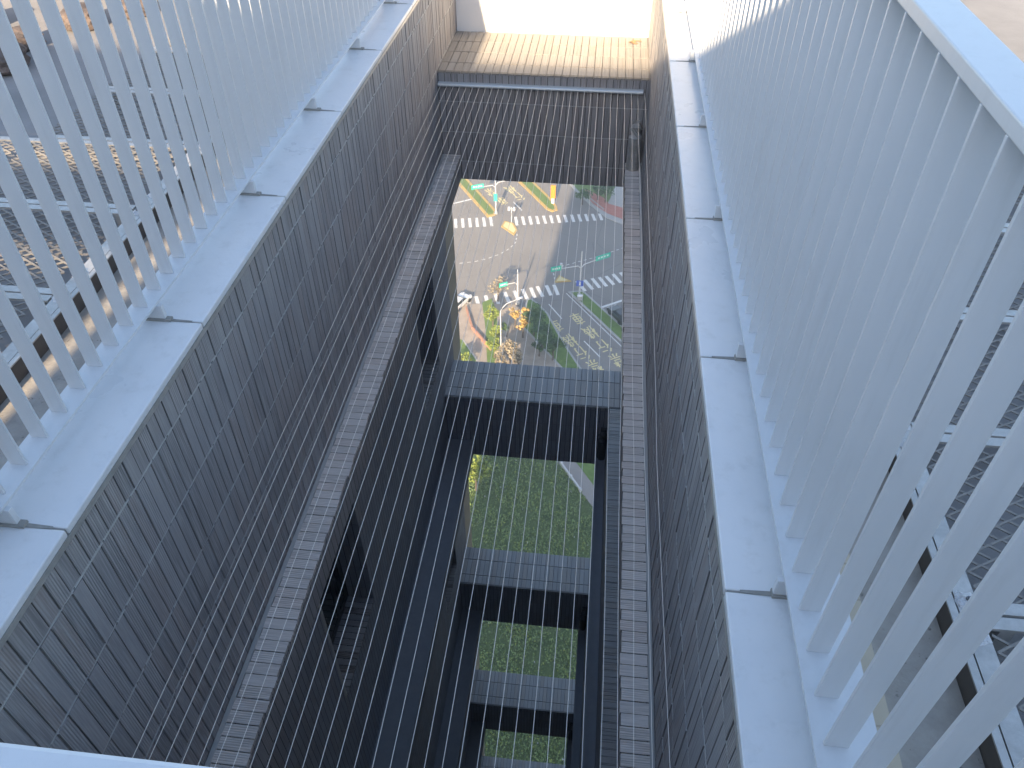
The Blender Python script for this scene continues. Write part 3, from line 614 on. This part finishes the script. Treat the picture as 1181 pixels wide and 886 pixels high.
# lane lettering: strokes in a 0..1 box, read by drivers heading down the picture
GL = {
 'che': [((.5,0),(.5,1)),((.1,.86),(.9,.86)),((.05,.16),(.95,.16)),((.2,.7),(.8,.7)),((.2,.5),(.8,.5)),((.2,.32),(.8,.32)),((.2,.7),(.2,.32)),((.8,.7),(.8,.32))],
 'ji': [((.18,0),(.18,1)),((.02,.7),(.34,.7)),((.18,.62),(.02,.3)),((.18,.62),(.32,.42)),((.38,.5),(1,.5)),((.55,.95),(.45,.75)),((.45,.75),(.58,.6)),((.8,.95),(.7,.75)),((.7,.75),(.85,.6)),((.66,1),(.72,.4)),((.72,.4),(.98,.02)),((.5,.5),(.4,.05)),((.5,.3),(.68,.2)),((.95,.4),(.72,.12))],
 'xing': [((.3,1),(.05,.78)),((.34,.72),(.04,.45)),((.2,.56),(.2,0)),((.45,.86),(.92,.86)),((.4,.56),(1,.56)),((.74,.56),(.74,.05)),((.74,.05),(.6,.1))],
 'jin': [((.25,1),(.25,.55)),((.05,.85),(.45,.85)),((.25,.82),(.05,.6)),((.25,.82),(.42,.62)),((.74,1),(.74,.55)),((.54,.85),(.95,.85)),((.74,.82),(.56,.6)),((.74,.82),(.95,.62)),((.22,.47),(.78,.47)),((.05,.32),(.95,.32)),((.5,.32),(.5,0)),((.5,0),(.4,.05)),((.3,.22),(.12,.04)),((.7,.22),(.9,.04))]}
mb = MB(); up = LD; rt = Vector((-LN.x, -LN.y))
for ch_, c in [('che',(-3.82, 90.24)),('ji',(-1.63, 87.06)),('xing',(0.15, 84.43)),('jin',(2.10, 81.79)),('che',(-0.78, 92.23)),('ji',(1.23, 89.25)),('xing',(3.16, 86.31)),('jin',(5.14, 83.47)),
               ('jin',(-18.35, 128.51)),('ji',(-14.84, 129.86)),('xing',(-13.15, 127.45)),('che',(-15.92, 125.57))]:
    c = Vector(c); 
    for (x0_, y0_), (x1_, y1_) in GL[ch_]:
        a = c + rt * (x0_ - .5) * 1.75 + up * (y0_ - .5) * 2.9; b = c + rt * (x1_ - .5) * 1.75 + up * (y1_ - .5) * 2.9
        bar(a, b, 0.2, dz=0.030 + 0.0003 * (hash((x0_, y1_, x1_)) % 9), mbx=mb)
struct(mb, 'road_marking', 'ypaint')

# medians: kerb ring then planted top
def median(poly, top='verge', kerb='kerb', inset=0.35):
    flat(poly, 0.15, 'kerb', kerb, z0=0.0)
    c = Vector((sum(p[0] for p in poly) / len(poly), sum(p[1] for p in poly) / len(poly)))
    n = len(poly); ins = []
    ar = sum(poly[i][0] * poly[(i + 1) % n][1] - poly[(i + 1) % n][0] * poly[i][1] for i in range(n)); sg = 1 if ar > 0 else -1
    for i in range(n):
        a, b, d = Vector(poly[i - 1]), Vector(poly[i]), Vector(poly[(i + 1) % n]); e1 = (b - a).normalized(); e2 = (d - b).normalized()
        n1 = Vector((-e1.y, e1.x)) * sg; n2 = Vector((-e2.y, e2.x)) * sg; m_ = (n1 + n2); m_ = m_ / max(m_.dot(n1), 0.35)
        ins.append(tuple(b + m_ * inset))
    flat(ins, 0.17, 'verge', top)
far1 = off((-23.95, 130.56), -45); far1b = off((-22.71, 133.06), -45)
median([(-16.51, 120.30),(-17.78, 119.57),far1,far1b,(-16.96, 122.67),(-16.35, 121.52)], kerb='ykerb', inset=0.5)
far2 = off((-13.37, 132.68), -45); far2b = off((-10.68, 133.31), -45)
median([(-5.80, 123.24),(-6.66, 122.54),(-7.79, 123.33),far2,far2b,(-7.51, 127.73),(-6.05, 124.74)], kerb='ykerb', inset=0.5)
median([(-2.55, 98.71),(-1.77, 99.02),(-0.19, 99.31),off((6.30, 90.71), 3),off((6.30, 90.71), 60),off((6.31, 86.36), 60),(6.31, 86.36)], kerb='kerb', inset=0.35)
median([(-8.68, 96.14),(-7.92, 96.44),(-6.92, 95.44),(-5.16, 93.02),(-2.46, 86.58),(0.49, 80.71),off((0.49, 80.71), 40),off((-2.20, 80.42), 40),(-2.20, 80.42),(-8.94, 89.69)], kerb='kerb', inset=0.3)
median([(-4.83, 101.02),(-4.16, 103.12),(-3.16, 102.26),(-2.18, 101.66)], top='ypaint', kerb='ykerb', inset=0.2)
median([(-15.00, 116.67),(-14.63, 118.58),(-13.06, 118.02),(-12.08, 115.84),(-12.49, 114.12)], top='ypaint', kerb='ykerb', inset=0.3)

# corner plaza, upper right
flat([(-4.56, 133.62),(-2.94, 130.14),(0.40, 124.81),(2.61, 121.74),(6.36, 118.94),(60, 100),(60, 250),(-4.56, 133.62)[:1] + (250,)], 0.14, 'pavement', 'kerb', z0=0.0)
flat([(-4.08, 133.67),(-2.31, 130.21),(-0.34, 128.17),(1.55, 127.42),(2.81, 126.30),(20, 190),(0, 190)], 0.155, 'verge', 'verge')
flat([(-1.84, 130.26),(-1.09, 131.32),(2.14, 128.43),(3.12, 126.34),(6.34, 124.83),(6.35, 120.67),(2.88, 122.96),(0.35, 126.04)], 0.165, 'brick_paving', 'red')
flat([(-1.01, 129.38),(2.39, 124.41),(2.25, 124.10),(-1.16, 129.04)], 0.172, 'paving_band', 'kerb')
flat([(3.25, 127.29),(3.66, 130.84),(4.42, 133.22),(4.54, 136.62),(40, 175),(40, 112),(6.19, 126.04)], 0.175, 'forecourt', 'kerb')

# lower left: pavement, planted strips
flat([(-18.83, 94.16),(-17.24, 94.11),(-9.98, 94.67),off((-9.98, 94.67), 30),(-40, 74),(-60, 90),(-60, 101)], 0.14, 'pavement', 'paving', z0=0.0)
flat([(-17.42, 85.55),(-16.78, 85.43),(-14.20, 81.32),(-13.58, 77.07),(-19.22, 76.46)], 0.16, 'verge', 'verge')
flat([(-16.80, 85.52),(-16.61, 85.54),(-13.96, 81.34),(-13.73, 79.72),(-14.18, 81.22)], 0.2, 'kerb', 'kerb', z0=0.1)
flat([(-15.20, 94.55),(-13.91, 95.69),(-12.73, 92.64),(-11.97, 87.53),(-11.38, 80.88),(-12.56, 80.75),(-13.83, 88.34)], 0.157, 'verge', 'verge')

# lawn at the foot of the tower, path and its low white wall
lawn = MB()
pathp = [(-2.12, 64.16),(3.30, 56.54),(3.47, 50.90),(40, 60),(40, 78),(0.58, 68.84)]
flat([(-2.12, 64.16),(4.31, 54.94),(30, 35),(40, 62),(0.05, 66.56)], 0.06, 'path', 'path')
flat([(0.39, 64.01),(3.42, 59.35),(30, 62),(28, 75),(0.72, 65.90)], 0.09, 'verge', 'verge', z0=0.0)
lw = thing('garden_wall', 'low white wall edging the path beside the shaded lawn', 'wall', (1.0, 62, G0))
mb = MB(); a = Vector((-1.34, 63.40)); b = Vector((1.22, 59.37)); d = (b - a).normalized(); n = Vector((-d.y, d.x)); c = (a + b) / 2
mb.rbox((c.x, c.y, 0), (d.x, d.y, 0), (n.x, n.y, 0), (b - a).length / 2, 0.1, G0, G0 + 0.45); mb.build('wall_body', 'whitewall', lw)
mb = MB()
for s_ in (-1, 0, 1): q = c + d * s_ * (b - a).length * 0.47; mb.rbox((q.x, q.y, 0), (d.x, d.y, 0), (n.x, n.y, 0), 0.14, 0.14, G0, G0 + 0.55)
mb.build('pillar', 'whitewall', lw)
wa = (-1.34, 63.40); wb = (1.22, 59.37); wn = (-(wb[1] - wa[1]), wb[0] - wa[0])
# weeds and tufts over the lawn: nobody could count them
mb = MB()
for i in range(70000):
    y = rnd.uniform(26, 67); x = rnd.uniform(-17, 4.5)
    if (x - wa[0]) * wn[0] + (y - wa[1]) * wn[1] > 0: continue
    dn = math.sin(x * 0.9 + y * 0.5) * math.sin(y * 0.7 - x * 0.3) + math.sin(x * 2.3) * math.sin(y * 1.9)
    if rnd.random() > 0.5 + 0.35 * dn: continue
    l = rnd.uniform(0.08, 0.26); a = rnd.uniform(0, 6.28); wd = l * rnd.uniform(0.25, 0.6); h = rnd.uniform(0.05, 0.4)
    d = Vector((math.cos(a), math.sin(a))); e = Vector((-d.y, d.x)); mi = 0 if rnd.random() < 0.9 - 0.12 * max(0, math.sin(x * 0.55 + 1.3) * math.sin(y * 0.4)) else (1 if rnd.random() < 0.97 else 2)
    mb.face([(x, y, G0 + 0.02), (x + e.x * wd + d.x * l * .5, y + e.y * wd + d.y * l * .5, G0 + h), (x + d.x * l, y + d.y * l, G0 + h * 0.8), (x - e.x * wd + d.x * l * .5, y - e.y * wd + d.y * l * .5, G0 + h)], None, mi)
o = mb.build('ground_cover', ['weed', 'leaf_lime', 'whitewall']); o['kind'] = 'stuff'

# trees
def tree(x, y, h, r, mat, label, cat='tree', nleaf=700, group=None, trunk_h=None, squash=0.75, ls=0.3, name='tree'):
    t_ = thing(name, label, cat, (x, y, G0), group); th = trunk_h if trunk_h is not None else h * 0.45
    mb = MB(); mb.tube([(x, y, G0), (x + 0.05, y, G0 + th * 0.6), (x, y + 0.08, G0 + th), (x + 0.1, y, G0 + h * 0.8)], [0.14, 0.11, 0.08, 0.03], 7)
    for k in range(5):
        a = k * 1.3 + x; mb.tube([(x, y, G0 + th * (0.8 + 0.08 * k)), (x + math.cos(a) * r * 0.6, y + math.sin(a) * r * 0.6, G0 + h * (0.7 + 0.04 * k))], [0.06, 0.02], 5)
    mb.build('trunk', 'bark', t_)
    mb = MB(); cl = []
    for k in range(11):
        a = rnd.uniform(0, 6.28); q = r * math.sqrt(rnd.random()) * 0.75; cl.append((x + q * math.cos(a), y + q * math.sin(a), G0 + th + (h - th) * rnd.uniform(0.2, 0.85), r * rnd.uniform(0.28, 0.5)))
    for k in range(nleaf):
        c = rnd.choice(cl); v = Vector((rnd.gauss(0, 1), rnd.gauss(0, 1), rnd.gauss(0, 1))).normalized() * c[3] * rnd.random() ** 0.4
        p = Vector((c[0] + v.x, c[1] + v.y, c[2] + v.z * squash)); n = Vector((rnd.gauss(0, 1), rnd.gauss(0, 1), abs(rnd.gauss(0.6, 0.8)))).normalized()
        u = n.cross(Vector((rnd.random(), rnd.random(), 0.3))).normalized(); w_ = n.cross(u); l = ls * rnd.uniform(0.6, 1.3)
        mb.face([p - u * l * .5, p + w_ * l * .35, p + u * l * .5, p - w_ * l * .35])
    mb.build('crown', mat, t_)
    return t_
for (x, y), h, r, mat, lab, nl in [
    ((-8.30, 86.92), 4.0, 1.0, 'leaf_yellow', 'round golden yellow tree at the corner where the shade begins', 420),
    ((-9.66, 89.33), 3.4, 0.9, 'leaf_yellow', 'orange-yellow small tree just behind the round golden one', 330),
    ((-8.23, 89.96), 3.2, 0.7, 'leaf_yellow', 'small amber tree touching the top of the round golden tree', 260),
    ((-12.84, 88.86), 3.6, 1.3, 'leaf_lime', 'lime green tree nearest the crossing on the sunlit strip', 600),
    ((-11.91, 84.50), 3.8, 1.2, 'leaf_lime', 'lime green tree in the middle of the sunlit strip', 600),
    ((-11.72, 82.04), 3.4, 1.1, 'leaf_lime', 'lime green tree farthest down the sunlit strip', 600),
    ((-10.63, 86.90), 2.4, 0.7, 'leaf_dark', 'small dark green shrub tree beside the lamp post', 350),
    ((-9.43, 80.68), 4.0, 1.5, 'leaf_brown', 'bare brownish tree at the foot of the street opening', 700),
    ((-8.12, 79.37), 4.0, 1.3, 'leaf_brown', 'sparse brown tree right of the other bare tree', 600),
    ((-10.55, 78.39), 4.0, 1.3, 'leaf_brown', 'sparse brown tree by the base of the lamp post', 600),
    ((-12.89, 95.31), 4.2, 2.1, 'leaf_brown', 'nearly bare tree with thin pinkish twigs over the sunlit crossing', 330),
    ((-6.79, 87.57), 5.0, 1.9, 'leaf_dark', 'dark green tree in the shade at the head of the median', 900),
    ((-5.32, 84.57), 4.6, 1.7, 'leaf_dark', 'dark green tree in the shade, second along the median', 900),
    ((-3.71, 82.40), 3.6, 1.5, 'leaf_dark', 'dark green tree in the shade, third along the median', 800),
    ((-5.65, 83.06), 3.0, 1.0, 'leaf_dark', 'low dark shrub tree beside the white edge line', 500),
    ((-10.85, 58.37), 4.5, 2.0, 'leaf_lime', 'bright lime tree at the left edge of the lawn', 1300),
    ((-15.30, 78.89), 3.0, 1.4, 'leaf_lime', 'lime green bush tree at the lower left of the street opening', 700),
    ((-1.60, 125.74), 3.0, 1.5, 'leaf_dark', 'dark green tree on the corner verge beside the red paving', 600),
    ((2.46, 126.87), 3.5, 1.8, 'leaf_dark', 'dark green tree between red paving and pale forecourt', 700),
    ((1.08, 127.61), 3.0, 1.3, 'leaf_dark', 'dark green tree on the corner, between the other two', 600)]:
    tree(x, y, h, r, M and mat, lab, nleaf=nl, ls=0.34, group='street trees')

# brick planter wall beside the left pavement
bw = thing('brick_wall', 'low terracotta brick wall running diagonally over the sunlit pavement', 'wall', (*(-15.42, 87.16), G0))
pts = [(-17.27, 92.58),(-15.67, 87.94),(-12.45, 83.57)]; 
for a, b in zip(pts[:-1], pts[1:]):
    a, b = Vector(a), Vector(b); d = (b - a).normalized(); n = Vector((-d.y, d.x)); c = (a + b) / 2; mb = MB(); mb.rbox((c.x, c.y, 0), (d.x, d.y, 0), (n.x, n.y, 0), (b - a).length / 2 + 0.05, 0.11, G0 + 0.1, G0 + 0.7); mb.build('wall_run', 'brick', bw)

# signal poles with green street name plates
def pole(base, h, arms, label, hsig=None, cat='signal pole', name='signal_pole'):
    x, y = base; r = thing(name, label, cat, (x, y, G0))
    mb = MB(); mb.tube([(x, y, G0 + 0.1), (x, y, G0 + h)], [0.13, 0.08], 10); mb.build('pole', 'pole', r)
    mb = MB(); mb.box(x - 0.3, x + 0.3, y - 0.3, y + 0.3, G0 + 0.1, G0 + 0.35); mb.build('footing', 'kerb', r)
    for az, L, ha, sign in arms:
        d = Vector((math.cos(az), math.sin(az))); e = Vector((-d.y, d.x))
        mb = MB(); mb.tube([(x, y, G0 + ha - 0.5), (x + d.x * 0.5, y + d.y * 0.5, G0 + ha), (x + d.x * L, y + d.y * L, G0 + ha + 0.1)], [0.07, 0.065, 0.045], 8); a_ = mb.build('arm', 'pole', r)
        if sign:
            sl0, sh, tilt = sign; mb = MB(); c = (x + d.x * (L + sl0 / 2 - 0.3), y + d.y * (L + sl0 / 2 - 0.3)); z0 = G0 + ha - 0.15
            mb.rbox((c[0], c[1], 0), (d.x, d.y, 0), (e.x, e.y, 0), sl0 / 2, 0.04, z0, z0 + sh); s_ = mb.build('sign_plate', 'green', a_)
            mb = MB()
            for q in range(4): cc = (c[0] + d.x * sl0 * (q - 1.5) * 0.2, c[1] + d.y * sl0 * (q - 1.5) * 0.2); mb.rbox((cc[0], cc[1], 0), (d.x, d.y, 0), (e.x, e.y, 0), sl0 * 0.06, 0.045, z0 + sh * 0.35, z0 + sh * 0.7)
            mb.build('lettering', 'letter', s_)
    return r
pc = (-0.79, 97.88)
def azl(p, q, h):  # direction and reach from a pole foot to a point at height h
    return math.atan2(q[1] - p[1], q[0] - p[0]), math.hypot(q[0] - p[0], q[1] - p[1])
a1, l1 = azl(pc, (-3.93, 96.43), 5.6); a2, l2 = azl(pc, (1.53, 99.54), 5.6)
cp = pole(pc, 8.0, [(a1, l1, 5.6, (1.6, 0.8, 0)), (a2, l2, 5.6, (2.6, 0.8, 0))], 'grey signal mast with two long arms and green plates, on the green median')
mb = MB(); mb.box(pc[0] - 0.55, pc[0] + 0.5, pc[1] - 0.2, pc[1] - 0.14, G0 + 2.0, G0 + 3.0); mb.build('sign_plate', 'blue', cp)
mb = MB(); mb.box(pc[0] - 0.12, pc[0] + 0.1, pc[1] - 0.215, pc[1] - 0.201, G0 + 2.15, G0 + 2.85); mb.build('lettering', 'letter', cp)
p2 = (-9.87, 94.90); a1, l1 = azl(p2, (-11.55, 93.87), 4.05)
pole(p2, 6.2, [(a1, l1, 4.05, (1.3, 0.7, 0))], 'grey signal pole with one arm and green plate, beside the curved street lamp')
p3 = (-16.43, 120.91); a1, l1 = azl(p3, (-18.58, 119.87), 5.6); a3, l3 = azl(p3, (-14.64, 121.68), 6.0)
up_ = pole(p3, 6.4, [(a1, l1, 5.6, (2.2, 0.8, 0)), (a3, l3, 6.0, None)], 'pale signal pole in full sun on the tip of the upper left median')
mb = MB(); mb.box(p3[0] - 0.3, p3[0] + 0.3, p3[1] - 0.2, p3[1] - 0.12, G0 + 2.6, G0 + 4.0); mb.build('sign_plate', 'green', up_)
# small post with twin signal heads on the yellow island
sp = thing('signal_post', 'short post with twin grey signal heads beside the yellow island', 'signal post', (*(-13.39, 118.28), G0))
x, y = (-13.39, 118.28); mb = MB(); mb.tube([(x, y, G0 + 0.1), (x, y, G0 + 3.0)], 0.07, 8); mb.build('pole', 'pole', sp)
for s_ in (-1, 1): mb = MB(); mb.box(x + s_ * 0.42 - 0.2, x + s_ * 0.42 + 0.2, y - 0.18, y + 0.18, G0 + 2.4, G0 + 3.0); mb.tube([(x, y, G0 + 2.7), (x + s_ * 0.3, y, G0 + 2.7)], 0.04, 6); mb.build('signal_head', 'pole', sp)
sp = thing('signal_post', 'short post with a grey signal head on the yellow triangular island', 'signal post', (*(-3.90, 102.18), G0))
x, y = (-3.90, 102.18); mb = MB(); mb.tube([(x, y, G0 + 0.1), (x, y, G0 + 2.6)], 0.06, 8); mb.build('pole', 'pole', sp)
mb = MB(); mb.box(x - 0.18, x + 0.18, y - 0.18, y + 0.18, G0 + 2.0, G0 + 2.9); mb.build('signal_head', 'pole', sp)
# orange keep-aside post
os_ = thing('marker_post', 'tall orange marker post at the tip of the upper right median', 'marker post', (*(-6.81, 125.59), G0))
x, y = (-6.81, 125.59); mb = MB(); mb.tube([(x, y, G0 + 0.15), (x, y, G0 + 1.1)], 0.3, 10); mb.build('base_drum', 'letter', os_)
mb = MB(); mb.rbox((x, y, 0), (1, 0, 0), (0, 1, 0), 0.42, 0.1, G0 + 1.1, G0 + 3.6); mb.build('panel', 'orange', os_)
# street lamp
sl2 = thing('street_lamp', 'tall white street lamp with a bent arm on the sunlit pavement', 'street lamp', (*(-10.73, 81.50), G0))
x, y = (-10.73, 81.50); q = (-8.32, 83.25); q1 = (-10.01, 82.10)
mb = MB(); mb.tube([(x, y, G0 + 0.1), (x, y, G0 + 8.6), (x + (q1[0] - x) * .5, y + (q1[1] - y) * .5, G0 + 9.1), (q1[0], q1[1], G0 + 9.4), (q[0], q[1], G0 + 9.6)], [0.085, 0.065, 0.055, 0.05, 0.045], 10, ); mb.build('pole', 'pole', sl2)
mb = MB(); mb.rbox((q[0], q[1], 0), (q[0] - q1[0], q[1] - q1[1], 0), (-(q[1] - q1[1]), q[0] - q1[0], 0), 0.35, 0.14, G0 + 9.55, G0 + 9.7); mb.build('lamp_head', 'letter', sl2)

# control cabinet on the median
cb_ = thing('control_cabinet', 'small pale roadside cabinet standing on the green median', 'cabinet', (*(-0.75, 96.99), G0 + 0.17))
x, y = (-0.67, 96.77); mb = MB(); mb.rbox((x, y, 0), (1, 0.2, 0), (-0.2, 1, 0), 0.35, 0.2, G0 + 0.17, G0 + 0.9); mb.build('cabinet_body', 'kerb', cb_)
mb = MB(); mb.rbox((x, y, 0), (1, 0.2, 0), (-0.2, 1, 0), 0.4, 0.24, G0 + 0.9, G0 + 0.96); mb.build('cabinet_lid', 'letter', cb_)

# cars
def car(c, hd, paint, label):
    x, y = c; r = thing('car', label, 'car', (x, y, G0 + 0.02)); f = Vector((math.cos(hd), math.sin(hd))); s = Vector((-f.y, f.x))
    def P(a, b, z): return (x + f.x * a + s.x * b, y + f.y * a + s.y * b, G0 + 0.02 + z)
    prof = [(-2.2, .35), (-2.22, .85), (-1.95, .98), (-1.1, 1.02), (0.75, 1.0), (1.9, .85), (2.2, .65), (2.2, .35)]
    def extr(mb, prof, w0, w1=None):
        w1 = w1 or [w0] * len(prof); n = len(prof)
        for i in range(n - 1):
            (a, z), (b, q) = prof[i], prof[i + 1]; mb.face([P(a, -w1[i], z), P(a, w1[i], z), P(b, w1[i + 1], q), P(b, -w1[i + 1], q)])
        for sg in (-1, 1):
            pts = [P(a, sg * w1[i], z) for i, (a, z) in enumerate(prof)]; mb.face(pts if sg < 0 else pts[::-1])
        mb.face([P(prof[-1][0], -w1[-1], prof[-1][1]), P(prof[-1][0], w1[-1], prof[-1][1]), P(prof[0][0], w1[0], prof[0][1]), P(prof[0][0], -w1[0], prof[0][1])])
    mb = MB(); extr(mb, prof, .88); mb.build('body', paint, r, bevel=0.06)
    mb = MB(); extr(mb, [(-1.75, 1.0), (-1.15, 1.42), (0.1, 1.42), (0.85, .99)], .8, [.8, .66, .66, .8]); gl = mb.build('windows', 'glass', r)
    mb = MB(); extr(mb, [(-1.15, 1.4), (-1.1, 1.46), (0.05, 1.46), (0.12, 1.4)], .66); mb.build('roof', paint, r)
    for a in (-1.35, 1.35):
        for b in (-.86, .86):
            mb = MB(); mb.tube([P(a, b - .1, .32), P(a, b + .1, .32)], .32, 14); mb.build('wheel', 'rubber', r)
    for b in (-.6, .6): mb = MB(); mb.rbox(P(2.2, b, 0)[:2] + (0,), (f.x, f.y, 0), (s.x, s.y, 0), .03, .2, G0 + .62, G0 + .76); mb.build('headlight', 'letter', r)
car((5.28, 93.09), math.atan2(0.8445, -0.5355), 'cardark', 'dark car waiting behind the white stop line, half hidden by the right ledge')
car((-18.50, 93.76), math.atan2(0.9, 0.4), 'carwhite', 'white car at the left edge of the street opening in full sun')

# ---------------------------------------------------------------- air
t = NT('air'); t.t.nodes.remove(t.p); pv = t.n('ShaderNodeVolumePrincipled'); pv.inputs['Density'].default_value = 0.0022; pv.inputs['Color'].default_value = (0.95, 0.91, 0.87, 1); pv.inputs['Anisotropy'].default_value = 0.2
t.l(pv.outputs[0], t.out.inputs['Volume']); M['air'] = t.m
mb = MB(); mb.box(-400, 400, -400, 600, G0 - 1, 8); hz = mb.build('haze', 'air'); hz['kind'] = 'stuff'

# drop the builder's private property
for o in bpy.data.objects:
    if '_o' in o: del o['_o']
